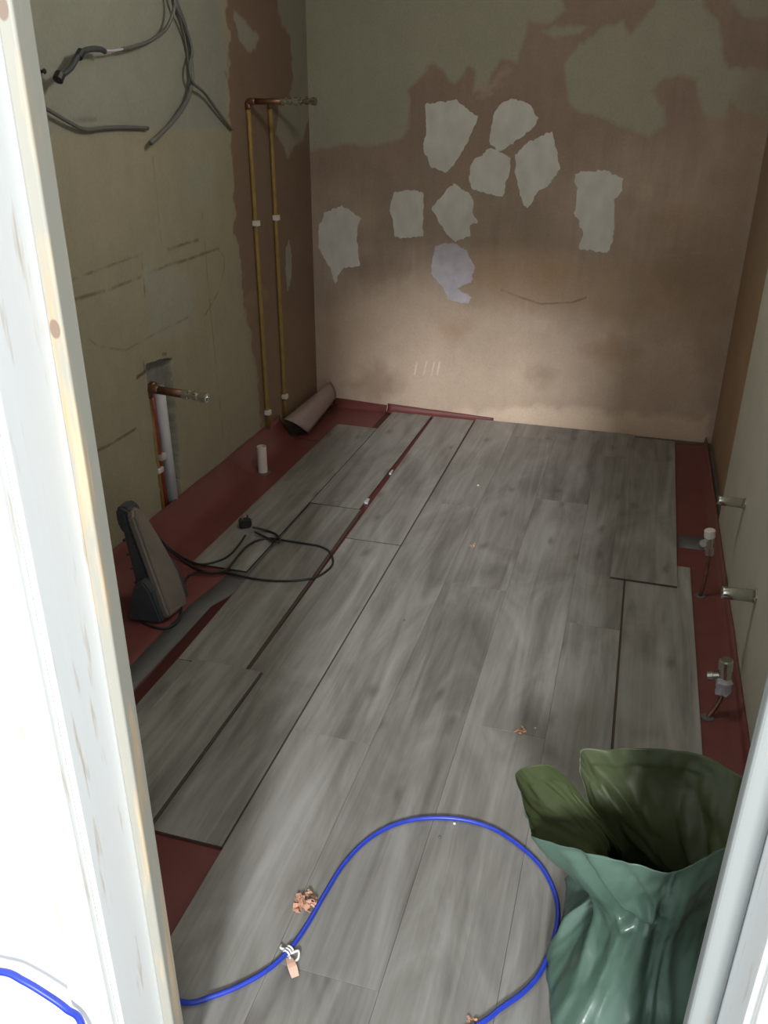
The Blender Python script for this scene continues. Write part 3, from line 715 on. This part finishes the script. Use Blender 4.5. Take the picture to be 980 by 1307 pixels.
kp = on_x(238 * S1, 162 * S1, XL + .05); bm = bmesh.new(); lathe(bm, [(-.014, .009), (-.012, .012), (.012, .012), (.014, .009)], kp, (0, .7, .6), 10); world_child(from_bm('tape_band', bm, M['black']), root)
o = wcable('electric_cable', [(515, -260, .02), (520, -100, .02), (524, 0, .02), (546, 60, .02), (562, 130, .022), (570, 200, .025), (572, 242, .028), (556, 300, .03), (522, 352, .035), (485, 392, .035), (448, 426, .03)], 0.0082, M['cable'])
tag(o, 'thick grey cable looping down the upper left wall to a cut end', 'cable', 'loose electric cables')
o = wcable('electric_cable', [(520, -260, .032), (514, -100, .032), (518, 0, .035), (552, 78, .036), (572, 150, .037), (564, 200, .04), (574, 245, .04), (608, 276, .025), (640, 320, .018), (668, 358, .014), (690, 386, .010)], 0.0058, M['cable'])
tag(o, 'slim grey cable twisting past the thick one toward bare brown plaster', 'cable', 'loose electric cables')
o = wcable('electric_cable', [(60, 270, .015), (100, 300, .02), (135, 322, .022), (180, 349, .02), (235, 380, .016), (265, 386, .014), (310, 381, .012), (370, 379, .011), (440, 382, .010)], 0.0062, M['cable'])
tag(o, 'grey cable lying almost level along the top of the cream board', 'cable', 'loose electric cables')
bm = bmesh.new(); q = on_x(52, 91, XL); lathe(bm, [(-.004, .004), (.012, .004), (.012, .008), (.015, .006)], q, (1, 0, 0), 10)
o = from_bm('wall_screw', bm, M['black']); tag(o, 'tiny dark screw in the grey wall near the jamb', 'screw')

# ------------------------------------------------------------------ chrome stubs and valve tails on the right
def stub(pb_, pt_, r, label):
    b = on_x(*pb_, 0.437); t = on_y(*pt_, b.y); t = Vector((t.x, b.y, t.z))
    root = empty('pipe_stub', b); tag(root, label, 'pipe', 'chrome pipe stubs')
    d = (t - b); L_ = d.length
    bm = bmesh.new(); lathe(bm, [(-.01, r), (L_ - .004, r), (L_, r * .93), (L_, r * .74), (L_ - .03, r * .72)], b, d, 18); world_child(from_bm('tube', bm, M['chrome'], None, True), root)
    bm = bmesh.new(); lathe(bm, [(0.0, r * 1.22), (.004, r * 1.2), (.007, r * 1.04)], b, d, 18); world_child(from_bm('collar', bm, M['chrome']), root)
stub((951, 643), (916, 638), 0.0165, 'farther chrome pipe stub jutting from the off white board')
stub((965, 761), (921, 756), 0.0185, 'nearer chrome pipe stub jutting from the off white board')
def rad_tail(fp, vp_y, vb, vt, r, label, taped):
    a = on_z(*fp, 0.0); b = on_y(*vb, vp_y); t = on_y(*vt, vp_y)
    root = empty('valve_pipe', (a.x, a.y, 0)); tag(root, label, 'valve', 'valve pipes through the underlay')
    world_child(tube_obj('pipe', spline([a, a.lerp(b, .5) + Vector((.004, 0, 0)), b, b.lerp(t, .3)], 5), 0.0065, M['copper'], sides=10), root)
    d = t - b; L_ = d.length
    bm = bmesh.new(); lathe(bm, [(0, r * .6), (0.002, r * .95), (L_ * .25, r * .95), (L_ * .27, r * .75), (L_ * .45, r * .75), (L_ * .47, r * 1.0), (L_ * .72, r)], b, d, 12); body = world_child(from_bm('valve_body', bm, M['chrome']), root)
    bm = bmesh.new(); lathe(bm, [(L_ * .70, r * 1.12), (L_ * .97, r * 1.12), (L_, r * .9)], b, d, 14); world_child(from_bm('cap', bm, M['white_plastic'] if not taped else M['chrome']), root)
    s = b + d * .55
    bm = bmesh.new(); lathe(bm, [(0, r * .62), (r * 1.7, r * .62), (r * 1.75, r * .8), (r * 2.6, r * .8)], s, (-0.5, -0.75, 0.1) if not taped else (-0.9, 0.1, -0.3), 10); world_child(from_bm('outlet', bm, M['chrome']), root)
    bm = bmesh.new(); lathe(bm, [(0.0035, .019), (.006, .018), (.0065, .009)], (a.x, a.y, 0), (0, 0, 1), 14); world_child(from_bm('floor_collar', bm, M['tape']), root)
    if taped:
        bm = bmesh.new()
        lathe(bm, [(L_ * .05, r * 1.15), (L_ * .12, r * 1.35), (L_ * .3, r * 1.2), (L_ * .42, r * 1.4), (L_ * .5, r * 1.1)], b, d, 9)
        for v_ in bm.verts: v_.co += Vector((random.uniform(-.004, .004), random.uniform(-.004, .004), random.uniform(-.003, .003)))
        world_child(from_bm('tape_wrap', bm, M['pvc']), root)
rad_tail((893, 762), 2.80, (905, 708), (906, 676), 0.0165, 'farther valve on a thin pipe with white cap by the right wall', False)
rad_tail((902, 917), 2.13, (922, 886), (927, 842), 0.017, 'nearer valve on a thin pipe wrapped in pale tape above the sack', True)

# ------------------------------------------------------------------ work lamp
def work_lamp():
    root = empty('work_lamp', (-1.43, 2.13, ZU)); tag(root, 'dark grey work lamp with pale slanted face, standing on red underlay by the left jamb', 'lamp')
    # face frame: axis up the slope, axis across
    b0 = Vector((-1.362, 2.085, 0.016)); upv = (Vector((-1.487, 2.13, 0.372)) - b0); Hh = upv.length; upv.normalize()
    ac = Vector((-0.10, 1.0, 0.06)); ac = (ac - upv * ac.dot(upv)).normalized(); nr = ac.cross(upv).normalized()
    if nr.x < 0: nr = -nr
    to3 = lambda u, v, d: b0 + ac * u + upv * v + nr * d
    wb, wt = 0.135, 0.05
    outline = [(0.0, 0.0), (wb * .9, -0.005), (wb, 0.02), (wb * .98, Hh * .30), (wb * .82, Hh * .62), (wt * 1.25, Hh * .93), (wt * .95, Hh), (0.018, Hh * .995), (0.0, Hh * .93)]
    bm = bmesh.new(); add_prism(bm, outline, lambda u, v, d: to3(u, v, d - 0.006), 0.030)
    bmesh.ops.bevel(bm, geom=bm.edges[:], offset=0.008, segments=3, affect='EDGES')
    world_child(from_bm('face_panel', bm, M['lamppale'], None, False), root)
    inner = [(0.1 * wb + u * .78, .06 * Hh + v * .86) for u, v in outline]
    bm = bmesh.new(); add_prism(bm, inner, lambda u, v, d: to3(u, v, 0.0225 + d), 0.004)
    bmesh.ops.bevel(bm, geom=bm.edges[:], offset=0.0015, segments=1, affect='EDGES')
    world_child(from_bm('lens', bm, M['lamppale'], None, False), root)
    # dark housing behind
    hs = [(0.002, -0.003), (wb * .93, -0.008), (wb * 1.0, Hh * .3), (wb * .8, Hh * .64), (wt * 1.2, Hh * .96), (0.0, Hh * .98)]
    bm = bmesh.new(); n = len(hs)
    lo = [bm.verts.new(to3(u, v, -0.004)) for u, v in hs]
    dep = [0.085, 0.085, .075, .06, .035, .035]
    hi = [bm.verts.new(to3(u * .86 + .012, v * .97 + .006, -d)) for (u, v), d in zip(hs, dep)]
    for v_ in hi: v_.co.z = max(v_.co.z, ZU + 0.004)
    bm.faces.new(lo); bm.faces.new(hi[::-1])
    for i in range(n): bm.faces.new((lo[i], lo[(i + 1) % n], hi[(i + 1) % n], hi[i]))
    bmesh.ops.bevel(bm, geom=bm.edges[:], offset=0.006, segments=2, affect='EDGES')
    house = world_child(from_bm('housing', bm, M['lampgrey'], None, False), root)
    for k in range(5):          # cooling ribs
        v0 = Hh * (.22 + .13 * k); bm = bmesh.new()
        pts = [(0.014, v0), (wb * .62, v0), (wb * .62, v0 + .008), (0.014, v0 + .008)]
        add_prism(bm, pts, lambda u, v, d: to3(u, v, -0.045 - d), 0.030 - k * .005)
        r_ = from_bm('rib', bm, M['lampgrey']); r_.parent = house
    # foot: wedge block on the floor behind the face
    bm = bmesh.new()
    foot = [(0.0, 0.0), (-0.125, 0.0), (-0.118, 0.016), (-0.088, 0.13), (-0.055, 0.155), (-0.03, 0.12)]
    f0 = Vector((-1.362, 2.072, ZU + 0.001))
    add_prism(bm, foot, lambda u, v, d: f0 + Vector((u, d * 1.0 + u * .1, v)), 0.19)
    bmesh.ops.bevel(bm, geom=bm.edges[:], offset=0.006, segments=2, affect='EDGES')
    world_child(from_bm('foot', bm, M['lampgrey'], None, False), root)
    # top knob / handle
    kx = to3(0.02, Hh * .90, -0.012)
    bm = bmesh.new()
    hnd = [(0.0, -0.055), (0.034, -0.045), (0.048, -0.01), (0.046, 0.036), (0.028, 0.052), (0.0, 0.046), (-0.012, 0.02)]
    add_prism(bm, hnd, lambda u, v, d: kx + Vector((-u * 1.05 + .004, d * .9 - .004, v)), 0.070)
    bmesh.ops.bevel(bm, geom=bm.edges[:], offset=0.008, segments=3, affect='EDGES')
    world_child(from_bm('handle', bm, M['lampgrey'], None, False), root)
    return root
work_lamp()

# black flex with plug, on the floor by the lamp
def fl(pts, z):
    return [on_z(x, y, z[i] if isinstance(z, (list, tuple)) else z) for i, (x, y) in enumerate(pts)]
ZP = Z1 + 0.0045
cord = empty('power_cord', on_z(312, 672, Z1)); tag(cord, 'black power cord looping over the left planks with a black plug', 'cord')
runA = [(313, 683), (305, 695), (292, 709), (275, 717), (255, 720), (238, 714), (222, 704), (207, 690), (192, 676), (178, 672), (160, 673), (140, 680)]
zA = [ZP, ZP, ZP, ZP, ZP, .010, .012, .05, .09, .09, .09, .05]
world_child(tube_obj('flex', spline(fl(runA, zA), 6), 0.0042, M['black']), cord)
runB = [(200, 682), (214, 700), (232, 714), (250, 725), (266, 731), (288, 731), (315, 737), (345, 741), (375, 741), (402, 737), (419, 727), (425, 717), (420, 704), (407, 697), (390, 694), (365, 690), (345, 687), (328, 690), (314, 698), (303, 710), (296, 719), (288, 727), (270, 731), (250, 731), (240, 735), (235, 746), (233, 763), (230, 785), (224, 796), (211, 802), (196, 800), (182, 794)]
zB = [.06, .03, .012, .010, .010, .010] + [ZP] * 12 + [ZP + .008] * 2 + [ZP + .009, ZP + .009, .020, .012] + [.008] * 8
world_child(tube_obj('flex', spline(fl(runB, zB), 6), 0.0042, M['black']), cord)
runC = [(322, 673), (332, 675), (343, 678), (352, 682), (357, 689), (352, 692), (340, 686), (325, 679)]
world_child(tube_obj('flex', spline(fl(runC, [ZP + .014, ZP + .008, ZP + .002, ZP, ZP + .006, ZP + .008, ZP + .003, ZP + .01]), 6), 0.0046, M['black']), cord)
pc = on_z(313, 672, Z1)
plug_poly = [(-0.024, -0.018), (-0.020, -0.024), (0.020, -0.024), (0.024, -0.018), (0.024, 0.014), (0.012, 0.026), (-0.012, 0.026), (-0.024, 0.014)]
ca, sa = math.cos(-1.0), math.sin(-1.0)
bm = bmesh.new(); add_prism(bm, plug_poly, lambda u, v, d: (pc.x + u * ca - v * sa, pc.y + u * sa + v * ca, Z1 + 0.0008 + d), 0.030)
bmesh.ops.bevel(bm, geom=bm.edges[:], offset=0.004, segments=2, affect='EDGES')
plug = world_child(from_bm('plug', bm, M['black']), cord)
for (u, v, l) in ((0, 0.012, .022), (-0.011, -0.010, .018), (0.011, -0.010, .018)):
    bm = bmesh.new(); add_box(bm, pc.x + u * ca - v * sa - .0032, pc.x + u * ca - v * sa + .0032, pc.y + u * sa + v * ca - .002, pc.y + u * sa + v * ca + .002, Z1 + .0308, Z1 + .030 + l, .0006)
    p_ = from_bm('pin', bm, M['chrome']); p_.parent = plug

# ------------------------------------------------------------------ blue hose
ZH = Z1 + 0.0056
room_run = [(150, 1288), (190, 1285), (233, 1279), (270, 1272), (310, 1256), (345, 1235), (370, 1211), (392, 1180), (415, 1140), (440, 1101), (470, 1071), (505, 1052), (545, 1044), (590, 1046), (630, 1058), (665, 1081), (692, 1108), (708, 1140), (712, 1168), (706, 1200), (690, 1240), (668, 1266), (640, 1286), (612, 1307)]
P = fl(room_run, ZH)
P = [Vector((-0.915, 0.900, ZH))] + [q for q in P]
P[1] = Vector((-0.84, 0.903, ZH)); P[2] = Vector((-0.76, 0.912, ZH))
P += [Vector((-0.20, 0.93, ZH)), Vector((-0.27, 0.78, ZH)), Vector((-0.33, 0.60, ZH)), Vector((-0.40, 0.50, 0.012)), Vector((-0.52, 0.52, 0.06)), Vector((-0.612, 0.60, 0.24)),
      on_y(105, 1310, 0.645), on_y(85, 1288, 0.645), on_y(60, 1270, 0.645), on_y(30, 1252, 0.645), on_y(0, 1240, 0.645), Vector((-0.86, 0.63, 0.38)), Vector((-1.0, 0.60, 0.25)), Vector((-1.08, 0.56, 0.06)), Vector((-1.2, 0.5, 0.008)), Vector((-1.5, 0.4, 0.008))]
o = tube_obj('air_hose', spline(P, 8), 0.0052, M['blue'], sides=10)
tag(o, 'blue hose curving across the grey planks in the foreground', 'hose')

# ------------------------------------------------------------------ shavings, string, crumbs
def shavings(px, py, size, n, label, seed, flat=0.5):
    random.seed(seed); c = on_z(px, py, Z1)
    bm = bmesh.new()
    for _ in range(n):
        a = random.uniform(0, 6.28); rr = size * math.sqrt(random.random()) * .8
        o0 = Vector((rr * math.cos(a), rr * math.sin(a), .002 + random.random() * size * flat * (1 - rr / size)))
        d = Vector((random.uniform(-1, 1), random.uniform(-1, 1), random.uniform(-.3, .6))).normalized(); u = d.orthogonal().normalized(); v = d.cross(u)
        cr_ = size * random.uniform(.12, .30); arc = random.uniform(1.2, 3.0); wd = size * random.uniform(.14, .34); rot = random.uniform(0, 6)
        prev = None
        for k in range(7):
            t = rot + arc * k / 6; p = o0 + (u * math.cos(t) + v * math.sin(t)) * cr_
            q0 = p - d * wd; q1 = p + d * wd
            for q in (q0, q1): q.z = max(q.z, .0006)
            cur = (bm.verts.new(q0), bm.verts.new(q1))
            if prev:
                try: bm.faces.new((prev[0], prev[1], cur[1], cur[0]))
                except ValueError: pass
            prev = cur
    o = from_bm('wood_shaving', bm, M['shaving']); o.location = (c.x, c.y, Z1)
    md = o.modifiers.new('t', 'SOLIDIFY'); md.thickness = .0012
    tag(o, label, 'shaving', 'wood shavings on the floor'); return o
shavings(390, 1152, 0.030, 26, 'largest clump of curled orange shavings beside the blue hose', 3, .7)
shavings(663, 933, 0.019, 12, 'small orange shaving on the planks just behind the green sack', 5, .4)
shavings(604, 697, 0.015, 9, 'tiny pale orange shaving midway across the planks', 8, .4)
shavings(603, 1303, 0.014, 8, 'orange shaving beside the hose at the near edge', 9, .4)
def crumb(px, py, r, label, mat):
    p = on_z(px, py, Z1); bm = bmesh.new(); bmesh.ops.create_icosphere(bm, subdivisions=1, radius=r)
    for v_ in bm.verts: v_.co *= 1 + .5 * mnoise.noise(v_.co * 200 + Vector((px, 0, 0))); v_.co.z = max(v_.co.z * .8, -r * .5)
    o = from_bm('plaster_crumb', bm, mat); o.location = (p.x, p.y, Z1 + r * .5); tag(o, label, 'crumb', 'crumbs on the floor')
crumb(580, 1052, .004, 'white plaster crumb touching the crest of the blue hose', M['string'])
crumb(610, 620, .005, 'pale crumb far back on the planks', M['string'])
crumb(561, 1069, .004, 'dark crumb inside the curve of the blue hose', M['tape'])
crumb(516, 792, .004, 'dark crumb on the planks right of the cord loop', M['tape'])
crumb(683, 930, .003, 'white speck beside the small shaving behind the sack', M['string'])
# string tied round the hose
kc = on_z(368, 1214, ZH); root = empty('string_tie', (kc.x, kc.y, Z1)); tag(root, 'white string knot tied round the blue hose with a pink strip', 'string')
hd = (on_z(392, 1180, ZH) - on_z(345, 1235, ZH)).normalized(); hu = Vector((0, 0, 1)); hv = hd.cross(hu)
for k in range(3):
    pts = [kc + hd * (.006 * (k - 1)) + (hu * math.cos(t) + hv * math.sin(t)) * .0072 for t in np.linspace(0, 6.2832, 15)]
    world_child(tube_obj('wrap', pts, 0.0022, M['string'], sides=6), root)
e1 = [kc + hv * .008, kc + hv * .018 + hd * .010 + Vector((0, 0, .003)), kc + hv * .026 - hd * .002 + Vector((0, 0, -.001)), kc + hv * .020 - hd * .014 + Vector((0, 0, -.003)), kc + hv * .010 - hd * .008]
world_child(tube_obj('loop', spline(e1, 5), 0.0026, M['string'], sides=6), root)
e1 = [kc - hv * .007, kc - hv * .016 - hd * .004 + Vector((0, 0, .002)), kc - hv * .022 + hd * .004 + Vector((0, 0, -.002))]
world_child(tube_obj('loose_end', spline(e1, 5), 0.0026, M['string'], sides=6), root)
a_ = on_z(368, 1222, Z1 + .004); b_ = on_z(377, 1247, Z1 + .002); sd = (b_ - a_).normalized().cross(Vector((0, 0, 1)))
bm = bmesh.new(); pr_ = None
for k in range(6):
    t = k / 5; p = a_.lerp(b_, t) + Vector((0, 0, .006 * math.sin(t * 3.1))); ww = .005 + .004 * math.sin(t * 2.5)
    cur = (bm.verts.new(p - sd * ww), bm.verts.new(p + sd * ww))
    if pr_: bm.faces.new((pr_[0], pr_[1], cur[1], cur[0]))
    pr_ = cur
o = from_bm('strip', bm, M['pink']); md = o.modifiers.new('t', 'SOLIDIFY'); md.thickness = .0012; world_child(o, root)

# ------------------------------------------------------------------ green sack
def sack():
    rim = [on_y(682, 1066, 1.16), on_y(735, 1085, 1.11), on_y(795, 1098, 1.09), on_y(848, 1112, 1.08), on_y(872, 1107, 1.09), on_y(924, 1080, 1.12),
           Vector((.315, 1.20, .455)), Vector((.352, 1.32, .42)), on_y(945, 992, 1.45), on_y(905, 968, 1.48), on_y(850, 957, 1.49), on_y(790, 955, 1.48), on_y(743, 957, 1.46),
           on_y(741, 985, 1.43), on_y(758, 1045, 1.38), on_y(745, 1020, 1.34), on_y(722, 990, 1.33), on_y(700, 976, 1.32), on_y(672, 978, 1.30), on_y(656, 988, 1.27), on_y(664, 1015, 1.23), on_y(674, 1052, 1.19)]
    loop = rim + rim[:1]
    P = [rim[-1]] + rim + rim[:2]
    NT, NV = 264, 84
    R_ = []
    n = len(rim)
    for k in range(NT):
        s = k / NT * n; i = int(s); t = s - i
        a, b, c, d = rim[i - 1], rim[i], rim[(i + 1) % n], rim[(i + 2) % n]
        cr = 0.5 * ((2 * b) + (c - a) * t + (2 * a - 5 * b + 4 * c - d) * t * t + (3 * b - a - 3 * c + d) * t ** 3)
        R_.append(b.lerp(c, t) * .45 + cr * .55)
    CREASES = [([(.1, 1.0), (.7, .55), (1.2, .25), (1.3, 0)], .014, .024), ([(1.0, .97), (1.7, .78), (2.3, .62)], -.026, .018), ([(2.3, .62), (3.3, .66)], -.022, .022), ([(1.5, .95), (2.1, .74), (3.3, .70)], .014, .022), ([(2.0, .97), (2.6, .84), (3.0, .72)], -.012, .014),
               ([(2.3, .60), (2.0, .3), (1.8, 0)], .018, .024), ([(3.2, .9), (3.7, .5), (3.9, 0)], -.014, .034), ([(4.2, .9), (4.5, .4), (4.6, 0)], .012, .03), ([(-.6, .6), (.2, .35), (.5, 0)], -.014, .03),
               ([(-1.5, .95), (-2.2, .8), (-3.2, .7)], .012, .02), ([(-1.0, .45), (-.6, .2), (-.9, 0)], .018, .03), ([(9.5, .95), (10.2, .6), (10.0, .3)], .010, .03), ([(11.4, .98), (11.0, .6)], -.010, .03)]
    ctr = Vector((.165, 1.275, 0))
    bm = bmesh.new(); rows = []
    for k in range(NT):
        q = R_[k]; s = k / NT * n
        dirv = Vector((q.x - ctr.x, q.y - ctr.y, 0)); ang = math.atan2(dirv.y, dirv.x)
        # smooth angle for the base, evenly spread
        frac = k / NT
        bang = math.radians(-150) + frac * 2 * math.pi
        base = ctr + Vector((.145 * math.cos(bang), .190 * math.sin(bang), 0))
        base += Vector((math.cos(bang), math.sin(bang), 0)) * (.016 * mnoise.noise(Vector((math.cos(bang) * 2, math.sin(bang) * 2, 4))))
        col = []
        for j in range(NV):
            v = j / (NV - 1)
            p = base.lerp(q, v); 
            out = Vector((p.x - ctr.x, p.y - ctr.y, 0)); out = out.normalized() if out.length > 1e-6 else Vector((1, 0, 0))
            p.z = ZFL + (q.z - ZFL) * v
            body = math.sin(math.pi * min(1, v * 1.0))
            # waist, then flare at the floor
            lf = max(0, -out.x) ** 2
            waist = -(.018 + .105 * lf) * math.exp(-((v - .52) / (.20 + .06 * lf)) ** 2) + .024 * (1 - lf) * math.exp(-((v - .14) / .12) ** 2)
            ss = s if s < 14 else s - n
            fl_ = max(0, math.cos(bang - math.radians(-128))) ** 6
            waist += .075 * fl_ * math.exp(-(v / .13) ** 2)
            ridge = 0
            for (pts, am, wd) in CREASES:
                dmin = 9
                for (s0, v0), (s1, v1) in zip(pts, pts[1:]):
                    ax, ay, ex, ey = s0 * .062, v0 * .42, (s1 - s0) * .062, (v1 - v0) * .42
                    qx, qy = ss * .062 - ax, v * .42 - ay
                    tt = min(1, max(0, (qx * ex + qy * ey) / (ex * ex + ey * ey)))
                    dmin = min(dmin, math.hypot(qx - tt * ex, qy - tt * ey))
                ridge += am * max(0, 1 - dmin / wd)
            a2 = Vector((math.cos(bang) * 2.2, math.sin(bang) * 2.2, v * 1.1))
            fold = (1 - 2 * abs(mnoise.noise(a2 + Vector((3, 1, 7))))) * .024 - .012      # long vertical folds
            a3 = Vector((math.cos(bang) * 3.6 + v * 1.6, math.sin(bang) * 3.6, v * 3.2))
            crease = (1 - 2.2 * abs(mnoise.noise(a3))) * .011 - .005
            a4 = Vector((math.cos(bang) * 8, math.sin(bang) * 8 + v * 3, v * 7))
            small = (1 - 2 * abs(mnoise.noise(a4))) * .0030
            amp = .35 + .65 * body
            amp *= .45 if -.5 < ss < 4.2 else .85
            if v > .9: amp *= .6
            p += out * (waist + fold * amp + crease * amp + small + ridge * (.5 + .5 * body))
            p.z += (.008 * mnoise.noise(a3 * .8 + Vector((9, 9, 9))) * body)
            p.z = max(p.z, ZFL)
            # keep clear of the wall board and the door stop
            p.x = min(p.x, .395)
            p.y = max(p.y, .90)
            col.append(bm.verts.new(p))
        rows.append(col)
    for k in range(NT):
        a, b = rows[k], rows[(k + 1) % NT]
        for j in range(NV - 1): bm.faces.new((a[j], b[j], b[j + 1], a[j + 1]))
    cv = bm.verts.new(ctr + Vector((0, 0, ZFL)))
    for k in range(NT): bm.faces.new((rows[k][0], cv, rows[(k + 1) % NT][0]))
    o = from_bm('rubbish_sack', bm, M['bag'], None, True)
    tag(o, 'open green plastic rubbish sack standing on the planks at the right', 'sack')
    o.data.materials.append(M['bag_in'])
    md = o.modifiers.new('film', 'SOLIDIFY'); md.thickness = .0006; md.offset = -1; md.material_offset = 1
    return o
ZFL = Z1 + 0.0008
sack()
